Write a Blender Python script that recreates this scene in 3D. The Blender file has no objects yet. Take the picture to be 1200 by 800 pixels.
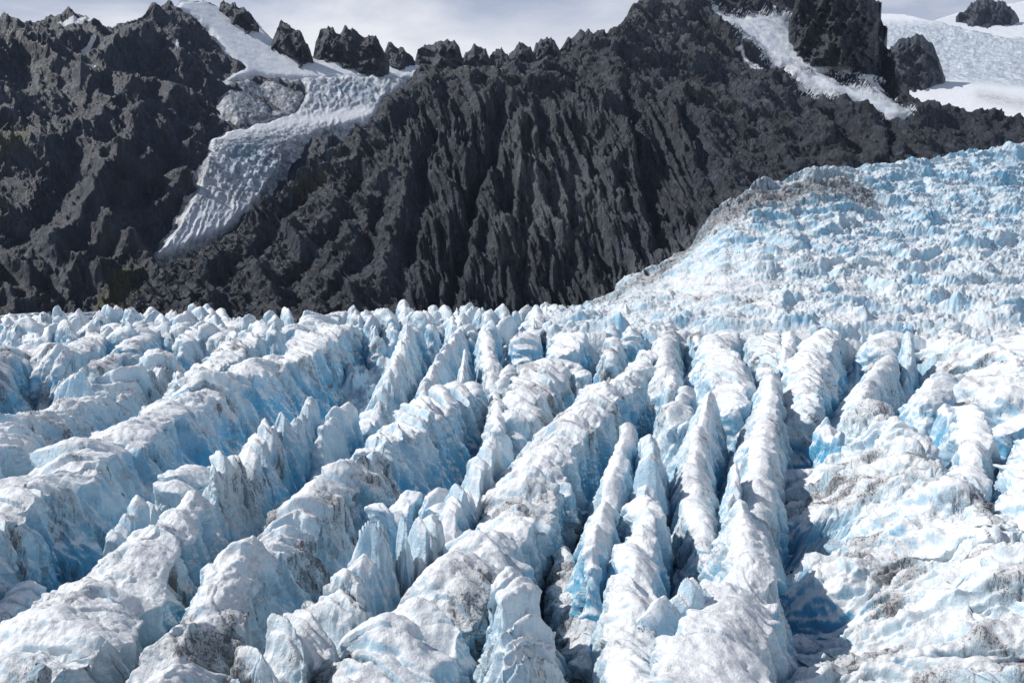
import bpy, math, numpy as np
# ---------------------------------------------------------------- camera, world, sun, exposure
SC = bpy.context.scene
H, PITCH, FPX = 40.0, math.atan(110/1000.0), 1000.0        # eye height over the crests, downward tilt, focal length in photo pixels
cam_d = bpy.data.cameras.new("camera"); cam = bpy.data.objects.new("camera", cam_d)
SC.collection.objects.link(cam); SC.camera = cam
cam.location = (0, 0, H); cam.rotation_euler = (math.pi/2 - PITCH, 0, 0)
cam_d.lens = 30.0; cam_d.sensor_width = 36.0; cam_d.clip_start = 1.0; cam_d.clip_end = 9000.0
SUN_AZ, SUN_EL = math.radians(-85), math.radians(44)       # azimuth from +Y, clockwise positive: the sun is to the left and a little ahead
SC.view_settings.view_transform = 'Standard'; SC.view_settings.look = 'None'
SC.view_settings.gamma = 1.0; SC.view_settings.exposure = -0.16
SC.cycles.use_denoising = True; SC.cycles.denoiser = 'OPENIMAGEDENOISE'; SC.cycles.denoising_input_passes = 'RGB_ALBEDO_NORMAL'; SC.cycles.denoising_prefilter = 'NONE'
SC.cycles.max_bounces = 7; SC.cycles.diffuse_bounces = 5; SC.cycles.glossy_bounces = 2
sun_d = bpy.data.lights.new("sun", 'SUN'); sun = bpy.data.objects.new("sun", sun_d)
SC.collection.objects.link(sun)
sun_d.energy = 4.8; sun_d.angle = math.radians(0.6); sun_d.color = (1.0, 0.965, 0.92)
sun.rotation_euler = (math.pi/2 - SUN_EL, 0, -SUN_AZ + math.pi)
W = bpy.data.worlds.new("World"); SC.world = W; W.use_nodes = True
nt = W.node_tree; nt.nodes.clear()
def N(nt, t, **kw):
    n = nt.nodes.new(t)
    for k, v in kw.items():
        if k in n.inputs.keys(): n.inputs[k].default_value = v
        else: setattr(n, k, v)
    return n
def L(nt, a, b): nt.links.new(a, b)
sky = N(nt, 'ShaderNodeTexSky', sky_type='NISHITA', sun_disc=False)
sky.sun_elevation = SUN_EL; sky.sun_rotation = SUN_AZ; sky.altitude = 800; sky.air_density = 1.0; sky.dust_density = 0.6
tc = N(nt, 'ShaderNodeTexCoord'); mp = N(nt, 'ShaderNodeMapping'); mp.inputs['Scale'].default_value = (2.2, 2.2, 7.5)
n1 = N(nt, 'ShaderNodeTexNoise'); n1.inputs['Scale'].default_value = 1.6; n1.inputs['Detail'].default_value = 7; n1.inputs['Roughness'].default_value = 0.52; n1.inputs['Distortion'].default_value = .5
r1 = N(nt, 'ShaderNodeValToRGB'); r1.color_ramp.elements[0].position = .40; r1.color_ramp.elements[1].position = .60
r1.color_ramp.elements[0].color = (5.7, 6.2, 7.7, 1); r1.color_ramp.elements[1].color = (11.2, 11.2, 11.5, 1)
n2 = N(nt, 'ShaderNodeTexNoise'); n2.inputs['Scale'].default_value = 1.1; n2.inputs['Detail'].default_value = 4
sx = N(nt, 'ShaderNodeSeparateXYZ'); 
ma = N(nt, 'ShaderNodeMapRange'); ma.inputs[1].default_value = .2; ma.inputs[2].default_value = .6; ma.inputs[3].default_value = .95; ma.inputs[4].default_value = 0.0
mx = N(nt, 'ShaderNodeMix', data_type='RGBA'); bg = N(nt, 'ShaderNodeBackground'); bg.inputs['Strength'].default_value = 0.094
wo = N(nt, 'ShaderNodeOutputWorld')
L(nt, tc.outputs['Generated'], mp.inputs[0]); L(nt, mp.outputs[0], n1.inputs[0]); L(nt, n1.outputs['Fac'], r1.inputs[0])
L(nt, tc.outputs['Generated'], sx.inputs[0]); L(nt, sx.outputs[2], ma.inputs[0])
L(nt, ma.outputs[0], mx.inputs[0]); L(nt, sky.outputs[0], mx.inputs[6]); L(nt, r1.outputs[0], mx.inputs[7])
L(nt, mx.outputs[2], bg.inputs[0]); L(nt, bg.outputs[0], wo.inputs[0])

# ---------------------------------------------------------------- helpers
Q = 1.0                                    # mesh density (1 = final)
F4 = np.float32
rng = np.random.default_rng(7)
_P = rng.permutation(256).astype(np.int32); _P = np.concatenate([_P, _P, _P])
_G = rng.normal(size=(256, 3)).astype(F4); _G /= np.linalg.norm(_G, axis=1)[:, None]
def perlin(x, y, z):
    x, y, z = np.broadcast_arrays(np.asarray(x, F4), np.asarray(y, F4), np.asarray(z, F4))
    xi = np.floor(x).astype(np.int32); yi = np.floor(y).astype(np.int32); zi = np.floor(z).astype(np.int32)
    xf = x-xi; yf = y-yi; zf = z-zi; xi &= 255; yi &= 255; zi &= 255
    u = xf*xf*xf*(xf*(xf*6-15)+10); v = yf*yf*yf*(yf*(yf*6-15)+10); w = zf*zf*zf*(zf*(zf*6-15)+10)
    out = 0
    for i in (0, 1):
        a = _P[xi+i]; wu = u if i else 1-u
        for j in (0, 1):
            b = _P[a+yi+j]; wv = wu*(v if j else 1-v)
            for k in (0, 1):
                g = _G[_P[b+zi+k]]
                out = out + wv*(w if k else 1-w)*(g[..., 0]*(xf-i)+g[..., 1]*(yf-j)+g[..., 2]*(zf-k))
    return out*1.5
def fbm(x, y, z, o=4, lac=2.03, gain=.5, mode='n'):
    s = 0; a = 1.; t = 0
    for i in range(o):
        n = perlin(x+17.3*i, y-9.1*i, z+5.7*i)
        if mode == 'r': n = 1-2*np.abs(n)*1.3
        if mode == 'b': n = 2*np.abs(n)*1.3-.5
        s = s+a*n; t += a; a *= gain; x = x*lac; y = y*lac; z = z*lac
    return s/t
def rmf(x, y, z, o=5, lac=2.05, gain=.55, pw=2):
    """ridged multifractal: sharp broken crests, calmer hollows (about 0..1)"""
    s = 0; a = 1.; t = 0; w = 1.
    for i in range(o):
        n = np.clip(1-np.abs(perlin(x+11.1*i, y+3.3*i, z-7.7*i))*1.7, 0, 1)**pw*w
        s = s+a*n; t += a; w = np.clip(n*2.2, 0, 1); a *= gain; x = x*lac; y = y*lac; z = z*lac
    return s/t*1.6
def cells(x, y, seed=0):
    """tilted blocks: nearest jittered cell gives a height and a slope; returns height, edge distance"""
    xi = np.floor(x).astype(int); yi = np.floor(y).astype(int); best = np.full(x.shape, 1e9); sec = best.copy(); hh = np.zeros(x.shape)
    for i in (-1, 0, 1):
        for j in (-1, 0, 1):
            cx = xi+i; cy = yi+j; h = (cx*73856093 ^ cy*19349663 ^ (seed*83492791)) & 0xffff
            r = lambda k: ((h*(2*k+1)*2654435761 >> 7) & 1023)/1023.
            px = cx+.15+.7*r(1); py = cy+.15+.7*r(2); d = np.hypot(x-px, y-py)
            v = r(3)+(r(4)-.5)*1.3*(x-px)+(r(5)-.5)*1.3*(y-py)
            closer = d < best; sec = np.where(closer, best, np.minimum(sec, d)); hh = np.where(closer, v, hh); best = np.where(closer, d, best)
    return hh, sec-best
def blocks(a, seed):
    """1-D blocks of uneven length: three random numbers of the block, signed place in it, distance to its border"""
    i0 = np.floor(a).astype(np.int64); best = np.full(a.shape, 1e9); sec = best.copy(); hh = np.zeros(a.shape, np.int64); pp = np.zeros(a.shape)
    for k in (-1, 0, 1):
        c = i0+k; h = (c*73856093 ^ (int(seed)*83492791+1013)) & 0xffff; p = c+.1+.8*(((h*2654435761) >> 9) & 1023)/1023.
        d = np.abs(a-p); cl = d < best; sec = np.where(cl, best, np.minimum(sec, d)); hh = np.where(cl, h, hh); pp = np.where(cl, a-p, pp); best = np.where(cl, d, best)
    r = lambda k: ((hh*(2*k+1)*2654435761 >> 7) & 1023)/1023.
    return r(1), r(2), r(3), pp, (sec-best)*.5
def sst(a, b, x):
    t = np.clip((x-a)/(b-a), 0, 1); return t*t*(3-2*t)
def pdir(u, v):                            # a direction through a photo pixel
    cx = (np.asarray(u, float)-600)/FPX; cy = (400-np.asarray(v, float))/FPX
    c, s = math.cos(PITCH), math.sin(PITCH)
    return cx, c+cy*s, cy*c-s
def on_plane(u, v, z):
    dx, dy, dz = pdir(u, v); t = (z-H)/dz
    return dx*t, dy*t
def at_depth(u, v, D):
    dx, dy, dz = pdir(u, v); t = D/dy
    return dx*t, D+0*t, H+dz*t
def grid_mesh(name, P, attrs=None, mat=None, keep=None, wrap=False, parent=None):
    nr, nc = P.shape[:2]
    me = bpy.data.meshes.new(name)
    i = np.arange(nr*nc, dtype=np.int32).reshape(nr, nc)
    f = np.stack([i[:-1, :-1], i[:-1, 1:], i[1:, 1:], i[1:, :-1]], -1).reshape(-1, 4)
    co = P.reshape(-1, 3)
    if keep is not None:
        k = keep.reshape(-1); f = f[k[f].any(1)]
        used = np.zeros(nr*nc, bool); used[f.ravel()] = True
        re = np.cumsum(used)-1; f = re[f].astype(np.int32); co = co[used]
        if attrs: attrs = {a: b.reshape(-1)[used] for a, b in attrs.items()}
    me.vertices.add(len(co)); me.vertices.foreach_set('co', np.ascontiguousarray(co, F4).ravel())
    me.loops.add(f.size); me.loops.foreach_set('vertex_index', np.ascontiguousarray(f, np.int32).ravel())
    me.polygons.add(len(f)); me.polygons.foreach_set('loop_start', np.arange(0, f.size, 4, dtype=np.int32))
    me.polygons.foreach_set('use_smooth', np.ones(len(f), bool))
    me.update(calc_edges=True)
    for a, b in (attrs or {}).items():
        at = me.attributes.new(a, 'FLOAT', 'POINT'); at.data.foreach_set('value', np.ascontiguousarray(b, F4).ravel())
    o = bpy.data.objects.new(name, me); SC.collection.objects.link(o)
    if mat: me.materials.append(mat)
    if parent: o.parent = parent
    return o
def normals(P):
    a = np.gradient(P, axis=0); b = np.gradient(P, axis=1)
    n = np.cross(b, a); l = np.linalg.norm(n, axis=-1, keepdims=True); l[l < 1e-9] = 1
    return n/l
def tag(o, label, cat, group=None, kind=None):
    if label: o['label'] = label
    if cat: o['category'] = cat
    if group: o['group'] = group
    if kind: o['kind'] = kind
    return o
def struct(o): o['kind'] = 'structure'; return o

# ---------------------------------------------------------------- materials
def new_mat(name):
    m = bpy.data.materials.new(name); m.use_nodes = True; t = m.node_tree
    return m, t, t.nodes['Principled BSDF']
def attr(t, name): return N(t, 'ShaderNodeAttribute', attribute_name=name).outputs['Fac']
def mathn(t, op, a, b=None, c=None, clamp=False):
    n = N(t, 'ShaderNodeMath', operation=op); n.use_clamp = clamp
    for i, x in enumerate((a, b, c)):
        if x is None: continue
        if isinstance(x, (int, float)): n.inputs[i].default_value = x
        else: L(t, x, n.inputs[i])
    return n.outputs[0]
def noise(t, scale, detail=4, rough=.55, dist=0, vec=None, sc=None):
    n = N(t, 'ShaderNodeTexNoise'); n.inputs['Scale'].default_value = scale; n.inputs['Detail'].default_value = detail
    n.inputs['Roughness'].default_value = rough; n.inputs['Distortion'].default_value = dist
    g = N(t, 'ShaderNodeNewGeometry').outputs['Position']
    if sc:
        m = N(t, 'ShaderNodeMapping'); m.inputs['Scale'].default_value = sc; L(t, g, m.inputs[0]); g = m.outputs[0]
    L(t, g, n.inputs['Vector']); return n.outputs['Fac']
def mixc(t, f, a, b, mode='MIX'):
    n = N(t, 'ShaderNodeMix', data_type='RGBA', blend_type=mode)
    for i, x in ((0, f), (6, a), (7, b)):
        if isinstance(x, (int, float)): n.inputs[i].default_value = x
        elif isinstance(x, tuple): n.inputs[i].default_value = (*x, 1)
        else: L(t, x, n.inputs[i])
    return n.outputs[2]
def rng_(t, x, a, b, c=0., d=1.):
    n = N(t, 'ShaderNodeMapRange'); L(t, x, n.inputs[0])
    for i, v in enumerate((a, b, c, d)): n.inputs[i+1].default_value = v
    return n.outputs[0]
def ice_material(name, dirtcol=(.145, .14, .145), fs=1.0):
    m, t, p = new_mat(name)
    crust, blue, dirt = attr(t, 'crust'), attr(t, 'blue'), attr(t, 'dirt')
    nz = noise(t, 1.3*fs, 6, .65); nf = noise(t, 3.2*fs, 6, .75); st = noise(t, .8*fs, 7, .72, 1.2, sc=(1, 1, .25)); st2 = noise(t, 2.6*fs, 5, .7, .8, sc=(1, 1, .2))
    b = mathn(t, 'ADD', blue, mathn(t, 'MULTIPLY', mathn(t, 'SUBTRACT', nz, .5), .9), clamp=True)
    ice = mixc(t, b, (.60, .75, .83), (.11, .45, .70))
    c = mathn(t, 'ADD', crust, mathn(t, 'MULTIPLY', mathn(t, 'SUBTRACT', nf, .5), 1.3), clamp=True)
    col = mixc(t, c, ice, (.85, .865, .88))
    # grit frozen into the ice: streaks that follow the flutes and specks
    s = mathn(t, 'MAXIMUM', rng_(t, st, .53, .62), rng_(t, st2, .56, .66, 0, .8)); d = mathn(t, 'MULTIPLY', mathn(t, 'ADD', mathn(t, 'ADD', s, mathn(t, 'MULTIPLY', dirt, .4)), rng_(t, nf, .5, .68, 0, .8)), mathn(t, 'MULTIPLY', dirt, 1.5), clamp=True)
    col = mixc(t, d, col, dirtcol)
    L(t, col, p.inputs['Base Color']); p.inputs['Roughness'].default_value = .5
    p.inputs['Specular IOR Level'].default_value = .35
    bm = N(t, 'ShaderNodeBump'); bm.inputs['Strength'].default_value = .8; bm.inputs['Distance'].default_value = .24/fs
    hsum = mathn(t, 'ADD', mathn(t, 'MULTIPLY', nf, .5), mathn(t, 'MULTIPLY', nz, 1.8))
    L(t, hsum, bm.inputs['Height']); L(t, bm.outputs[0], p.inputs['Normal'])
    return m
ICE = ice_material("glacier_ice")
ICE_FAR = ice_material("glacier_ice_far", fs=.22)
def rock_material(name, a=(.006, .010, .018), b=(.043, .057, .079), fs=1.0):
    m, t, p = new_mat(name)
    n1 = noise(t, .03*fs, 8, .7, .5); n2 = noise(t, .13*fs, 9, .78, .8, sc=(1, 1, .4)); n3 = noise(t, .34*fs, 6, .8)
    v = mathn(t, 'ADD', mathn(t, 'MULTIPLY', n1, .5), mathn(t, 'MULTIPLY', n2, .5))
    col = mixc(t, rng_(t, v, .42, .60), a, b)
    col = mixc(t, rng_(t, n3, .56, .70), col, tuple(x*2.8 for x in b))  # light specks: highlights on the rock facets put into the colour
    col = mixc(t, mathn(t, 'MULTIPLY', rng_(t, noise(t, .02*fs, 5, .6), .5, .66), .25), col, (.060, .050, .044))
    sv = noise(t, .24*fs, 6, .75, .6, sc=(1, .5, .1)); col = mixc(t, mathn(t, 'MULTIPLY', rng_(t, sv, .54, .64), .6), col, tuple(x*2.3 for x in b))
    col = mixc(t, mathn(t, 'MULTIPLY', attr(t, 'moss'), rng_(t, n2, .38, .54)), col, (.11, .095, .02))
    col = mixc(t, mathn(t, 'MULTIPLY', attr(t, 'pale'), rng_(t, n2, .40, .62)), col, (.22, .24, .26))
    sn = attr(t, 'snow'); col = mixc(t, rng_(t, mathn(t, 'ADD', sn, mathn(t, 'MULTIPLY', mathn(t, 'SUBTRACT', n2, .5), .5)), .47, .55), col, (.80, .83, .87))
    L(t, col, p.inputs['Base Color']); p.inputs['Roughness'].default_value = .52
    bm = N(t, 'ShaderNodeBump'); bm.inputs['Strength'].default_value = 1.; bm.inputs['Distance'].default_value = 4.2/fs
    L(t, mathn(t, 'ADD', n2, mathn(t, 'MULTIPLY', n3, .35)), bm.inputs['Height']); L(t, bm.outputs[0], p.inputs['Normal'])
    return m
ROCK = rock_material("dark_rock")
CRAG = rock_material("crag_rock", (.013, .018, .028), (.06, .07, .088))
def snow_material(name):
    m, t, p = new_mat(name)
    nz = noise(t, .07, 8, .72, 1.2, sc=(1, .5, 1)); nf = noise(t, .22, 7, .78)
    col = mixc(t, mathn(t, 'MULTIPLY', attr(t, 'blue'), rng_(t, nz, .35, .6)), (.84, .86, .89), (.25, .43, .58))
    g = mathn(t, 'MULTIPLY', attr(t, 'dirt'), rng_(t, mathn(t, 'ADD', mathn(t, 'MULTIPLY', nz, .5), mathn(t, 'MULTIPLY', nf, .5)), .37, .56), clamp=True)
    col = mixc(t, g, col, (.10, .10, .11))
    L(t, col, p.inputs['Base Color']); p.inputs['Roughness'].default_value = .6
    bm = N(t, 'ShaderNodeBump'); bm.inputs['Strength'].default_value = .8; bm.inputs['Distance'].default_value = 1.4
    L(t, nf, bm.inputs['Height']); L(t, bm.outputs[0], p.inputs['Normal'])
    return m
SNOW = snow_material("snow")

# ---------------------------------------------------------------- rock faces
def polyline(pts): a = np.array(pts, float); return a[:, 0], a[:, 1]
def seg_dist(U, V, pts):
    d = np.full(U.shape, 1e9)
    for (x0, y0), (x1, y1) in zip(pts[:-1], pts[1:]):
        vx, vy = x1-x0, y1-y0; t = np.clip(((U-x0)*vx+(V-y0)*vy)/(vx*vx+vy*vy), 0, 1)
        d = np.minimum(d, np.hypot(U-x0-t*vx, V-y0-t*vy))
    return d
def inside(U, V, poly):
    c = np.zeros(U.shape, bool); n = len(poly)
    for i in range(n):
        x0, y0 = poly[i]; x1, y1 = poly[(i+1) % n]
        if y0 == y1: continue
        c ^= ((y0 > V) != (y1 > V)) & (U < (x1-x0)*(V-y0)/(y1-y0)+x0)
    return c
def poly_mask(U, V, poly, soft=4, wob=3, seed=0):
    U2 = U+wob*fbm(U/14, V/14, seed, 3); V2 = V+wob*fbm(U/14+40, V/14, seed, 3)
    d = seg_dist(U2, V2, poly+[poly[0]]); d = np.where(inside(U2, V2, poly), d, -d)
    return np.clip(d/soft, -1, 1)
# L1: the great rock wall in front. L2: the left mountain with the hanging glacier behind it. L5: snow slopes top right
SKY1 = [(100, 385), (118, 374), (150, 338), (185, 312), (240, 289), (290, 254), (330, 224), (365, 194), (400, 167), (430, 150), (446, 128), (470, 106), (490, 85), (505, 80), (515, 84), (560, 80), (600, 79), (640, 73), (665, 56), (690, 46), (720, 42), (735, 20), (750, 8), (765, -2), (790, -14), (840, -12), (900, -24), (960, -20), (1000, -8), (1026, 4), (1032, 22), (1037, 48), (1041, 76), (1050, 98), (1080, 120), (1100, 129), (1140, 133), (1200, 144), (1300, 150)]
SKY2 = [(-90, 34), (0, 27), (40, 18), (60, 13), (78, 20), (100, 29), (122, 33), (140, 25), (170, 15), (200, 5), (225, 3), (250, 8), (275, 22), (300, 34), (330, 62), (370, 74), (440, 74), (500, 76), (560, 78), (640, 70), (720, 60)]
def tan_elev(u, v):
    dx, dy, dz = pdir(u, v); return dz/dy
def sint(u, xs, ys): return sum(np.interp(u+k, xs, ys) for k in (-75, -50, -25, 0, 25, 50, 75))/7
def D1(u, v):
    D0 = sint(u, [100, 600, 700, 850, 1200, 1300], [560, 560, 566, 618, 760, 790])
    ta = sint(u, [100, 300, 500, 700, 900, 1100, 1300], [.9, 1.0, 1.15, 1.05, .75, .7, .7])
    te = tan_elev(u, v); zb = sint(u, [600, 700, 850, 1200], [0, 0, 66, 126])
    return (H-zb+D0*ta)/(ta-te)
def D2(u, v):
    D0 = sint(u, [-90, 200, 400, 700], [590, 660, 760, 900]); ta = sint(u, [-90, 100, 300, 500], [.85, .8, .62, .6])
    te = tan_elev(u, v); return (H+D0*ta)/(ta-te)
def D5(u, v):
    te = tan_elev(u, v); return (H+930*.42)/(.42-te+.0)*1.0
def face(name, sky, vbase, Df, urange, noise_f, mat, step=1.0, attr_f=None, jag=2.0, back=(14, 9), extra=None):
    step = step*1.17/Q; us = np.arange(urange[0], urange[1], step)
    sk = np.interp(us, *polyline(sky)); sk = sk-jag*fbm(us/18, us*0, 3.3, 5, gain=.62)*2
    vb = np.interp(us, *polyline(vbase)) if isinstance(vbase, list) else np.full(us.shape, float(vbase))
    vb = np.maximum(vb, sk+6)
    nv = int((vb-sk).max()/step)+1; tt = np.linspace(0, 1, nv)[:, None]
    V = vb[None]*(1-tt)+sk[None]*tt; U = np.broadcast_to(us[None], V.shape)
    D = Df(U, V); X, Y, Z = at_depth(U, V, D); P = np.stack([X, Y, Z], -1)
    n = normals(P); s = np.sign((n*np.array([0, -1., .5])).sum(-1, keepdims=True)); n = n*s
    disp = noise_f(P, U, V); P2 = P+n*disp[..., None]
    at = attr_f(P2, U, V) if attr_f else {}
    for k in ('moss', 'snow', 'pale'):
        if k not in at: at[k] = np.zeros(V.shape)
    # the far side of the crest, falling away out of sight
    top = P2[-1]; dirs = np.stack([top[:, 0], top[:, 1], 0*top[:, 0]], -1); dirs /= np.linalg.norm(dirs, axis=1)[:, None]
    rows = [top+dirs*back[0]*k**1.2+np.array([0, 0, -1.])*back[1]*k**1.2+.8*np.stack([0*top[:, 0], 0*top[:, 0], fbm(top[:, 0]/9, top[:, 1]/9+k, k, 3)*6], -1) for k in range(1, 9)]
    P3 = np.concatenate([P2, np.array(rows)], 0)
    at = {k: np.concatenate([v, np.repeat(v[-1:], 8, 0)], 0) for k, v in at.items()}
    return grid_mesh(name, P3, at, mat)
GULLY1 = [([(585, 120), (578, 170), (560, 215), (545, 285), (528, 355)], 9, 13), ([(512, 150), (500, 185), (494, 235), (478, 300)], 9, 10), ([(733, 100), (745, 150), (757, 200), (772, 290)], 6, 11),
          ([(600, 128), (601, 175), (597, 235)], 6, 8), ([(640, 200), (648, 260), (640, 340)], 4, 4), ([(690, 180), (700, 240), (706, 310)], 4, 4), ([(800, 130), (830, 200), (850, 240)], 7, 6), ([(560, 290), (520, 320), (505, 360)], 8, 7),
          ([(420, 200), (400, 260), (330, 330)], 8, 7), ([(900, 60), (960, 130), (1010, 170)], 8, 7), ([(1035, 130), (1045, 160), (1040, 190)], 6, 6), ([(360, 215), (300, 285), (230, 345)], 9, 8), ([(450, 230), (430, 300), (380, 350)], 9, 8),
          ([(655, 130), (672, 200), (668, 300)], 4, 4), ([(620, 140), (622, 240), (612, 330)], 3, 4)]
RIB1 = [([(572, 150), (570, 210), (552, 290), (548, 340)], 8, 7), ([(488, 165), (470, 240), (452, 330)], 10, 6), ([(607, 140), (607, 200), (604, 260)], 5, 6), ([(505, 95), (470, 120), (445, 150)], 9, 5), ([(755, 10), (735, 40)], 14, 8), ([(985, 0), (1005, 35), (1015, 55)], 16, 10),
        ([(590, 270), (575, 330)], 9, 6), ([(730, 140), (742, 210), (756, 290)], 6, 4)]
SNOW3 = [(838, 11), (852, 18), (872, 22), (892, 17), (903, 22), (915, 20), (928, 34), (945, 34), (958, 44), (975, 60), (995, 84), (975, 80), (955, 84), (930, 80), (905, 70), (886, 52), (864, 38), (846, 28)]
SNOW4 = [(922, 80), (945, 90), (962, 86), (985, 100), (1010, 106), (1035, 118), (1066, 132), (1048, 137), (1030, 133), (1008, 121), (985, 113), (960, 104), (938, 96)]
SNOW4B = [(952, 20), (966, 26), (985, 44), (998, 60), (990, 60), (970, 44)]
SNOW4C = [(1008, 96), (1030, 104), (1046, 116), (1030, 114)]
def rock1(P, U, V):
    x, y, z = P[..., 0], P[..., 1], P[..., 2]; a = x+.25*z
    wx = 14*fbm(x/60, y/60, z/60, 3)
    wall = sst(430, 520, U)*(1-sst(770, 860, U))*sst(95, 150, V)        # the fluted middle of the face
    f1 = rmf((a+wx)/34, y/80, z/150, 4, gain=.5)
    f2 = rmf((a+wx*.6)/11, y/40, z/120, 5, gain=.6)
    f3, e3 = cells((a+wx*.3)/3.6, z/20, 3); f8 = rmf((a+wx*.4)/3.1, y/30, z/60, 3, gain=.6); f4, e4 = cells((a+wx*.3)/9+7, z/26, 4)
    g1 = rmf((x+z*.9+wx)/52, y/50, (z-x*.4)/90, 6, gain=.46)       # diagonal ribs of the flanks
    g6 = rmf((x*.8+z*.9+wx*.5)/9, y/25, (z*.8-x*.5)/45, 5, gain=.65); g3, e5 = cells((x+z*.5+wx*.4)/7, (z-x*.3+.5*y)/5, 5)
    rub = fbm(x/4.5, y/4.5, z/5.5, 4, gain=.7)
    d = wall*((f8-.4)*2.0+(f1-.5)*10+(f2-.5)*6+(f3-.5)*2.4+(f4-.5)*3.2)+(1-wall)*((g6-.4)*3.4+(g1-.5)*10+(g3-.5)*1.5+1.3*(rmf(x/15, y/15, z/20, 5, gain=.65)-.4))+rub*(.8+.3*(1-wall))
    for p, w, A in GULLY1: d = d-A*np.exp(-(seg_dist(U+3*fbm(V/15, U/15, 1, 2), V, p)/w)**2)
    for p, w, A in RIB1: d = d+A*np.exp(-(seg_dist(U+3*fbm(V/15, U/15, 1, 2), V, p)/w)**2)
    sm = 0*U
    for pl in (SNOW3, SNOW4, SNOW4B, SNOW4C): sm = np.maximum(sm, sst(-1, .6, poly_mask(U, V, pl, 7, 2, 3)))
    return d*(1-.85*sm)
def attr1(P, U, V):
    moss = np.exp(-(seg_dist(U, V, [(118, 368), (150, 334)])/10)**2)+.6*np.exp(-(seg_dist(U, V, [(345, 222), (378, 205)])/7)**2)
    pale = .35*np.exp(-(seg_dist(U, V, [(610, 150), (625, 250), (590, 300)])/22)**2)+.4*sst(700, 740, U)*(1-sst(780, 860, U))*(1-sst(30, 70, V))+.5*np.exp(-(((U-670)/70)**2+((V-240)/90)**2))+.6*np.exp(-(seg_dist(U, V, [(700, 350), (830, 270), (860, 240)])/12)**2)  # the broad round term paints the wall's speckled highlights into its colour
    sn = 0*U
    for k, pl in enumerate((SNOW3, SNOW4, SNOW4B, SNOW4C, [(905, 40), (940, 70), (925, 72)], [(1000, 84), (1030, 96), (1012, 98)], [(860, 58), (905, 82), (896, 84)], [(905, 8), (912, 22), (908, 40), (902, 22)])):
        sn = np.maximum(sn, np.clip(.54+.5*poly_mask(U, V, pl, 5, 4, 3+k), 0, 1))
    return {'moss': np.clip(moss, 0, 1), 'pale': np.clip(pale, 0, 1), 'snow': sn*(sn > .05)}
BASE1 = [(0, 395), (560, 385), (690, 380), (740, 350), (800, 320), (830, 285), (860, 255), (900, 232), (1000, 215), (1200, 190), (1300, 185)]
struct(face("rock_wall", SKY1, BASE1, D1, (101, 1290), rock1, ROCK, attr_f=attr1, jag=1.2))
RIB2 = [([(100, 100), (125, 95), (165, 130), (150, 175), (110, 240), (60, 300)], 12, 12), ([(195, 120), (175, 185), (140, 250), (80, 330)], 12, 9), ([(215, 90), (195, 45), (150, 50), (115, 85)], 12, 8), ([(228, 205), (180, 245), (120, 330)], 10, 9), ([(0, 120), (60, 115)], 16, 10), ([(210, 225), (195, 215)], 12, 7), ([(240, 110), (210, 115), (150, 145)], 8, 6)]
GULLY2 = [([(75, 90), (100, 60), (130, 45)], 9, 7), ([(90, 180), (50, 250), (0, 300)], 14, 10), ([(220, 150), (190, 210), (150, 240)], 9, 8), ([(170, 260), (120, 300), (30, 350)], 9, 8), ([(190, 90), (180, 50)], 7, 7), ([(30, 60), (20, 100)], 12, 8), ([(305, 105), (320, 130)], 12, 6)]
HANG = [(352, 95), (400, 93), (440, 92), (492, 92), (480, 100), (446, 128), (438, 146), (372, 166), (335, 182), (330, 205), (316, 220), (300, 246), (262, 280), (205, 303), (178, 310), (206, 270), (222, 240), (238, 200), (243, 172), (262, 158), (310, 148), (345, 135), (355, 115)]
UPSNOW = [(203, 14), (214, 4), (240, 4), (262, 14), (300, 30), (325, 58), (372, 72), (440, 76), (495, 80), (640, 74), (640, 90), (500, 96), (492, 96), (440, 94), (352, 97), (300, 92), (266, 97), (284, 82), (262, 62), (244, 38), (224, 24)]
def smooth2(P, U, V):
    x, y, z = P[..., 0], P[..., 1], P[..., 2]
    d = 0
    for p, w, A in RIB2: d = d+A*np.exp(-(seg_dist(U+5*fbm(V/20, U/20, 1, 2), V, p)/w)**2)
    for p, w, A in GULLY2: d = d-A*np.exp(-(seg_dist(U+5*fbm(V/20, U/20, 1, 2), V, p)/w)**2)
    return d
def rock2(P, U, V):
    x, y, z = P[..., 0], P[..., 1], P[..., 2]; wx = 18*fbm(x/80, y/80, z/80, 3)
    sm = 1-.75*sst(-.6, .6, poly_mask(U, V, HANG, 12))*1.0
    sm = np.minimum(sm, 1-.8*sst(-.6, .6, poly_mask(U, V, UPSNOW, 8)))
    g1 = rmf((x+z*.75+wx)/70, y/70, (z-x*.5)/170, 6, gain=.42)
    g2 = rmf((x+z*.55+wx*.4)/12, y/20, (z-x*.4)/60, 6, gain=.66); g3, e3 = cells((x+z*.5+wx*.4)/8, (z-x*.3+.5*y)/7, 8); rub = fbm(x/5, y/5, z/5, 4, gain=.7)
    return smooth2(P, U, V)*(.4+.6*sm)+sm*((g1-.45)*15+(g2-.45)*3.8+(g3-.5)*.8+rub*.6)
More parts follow.
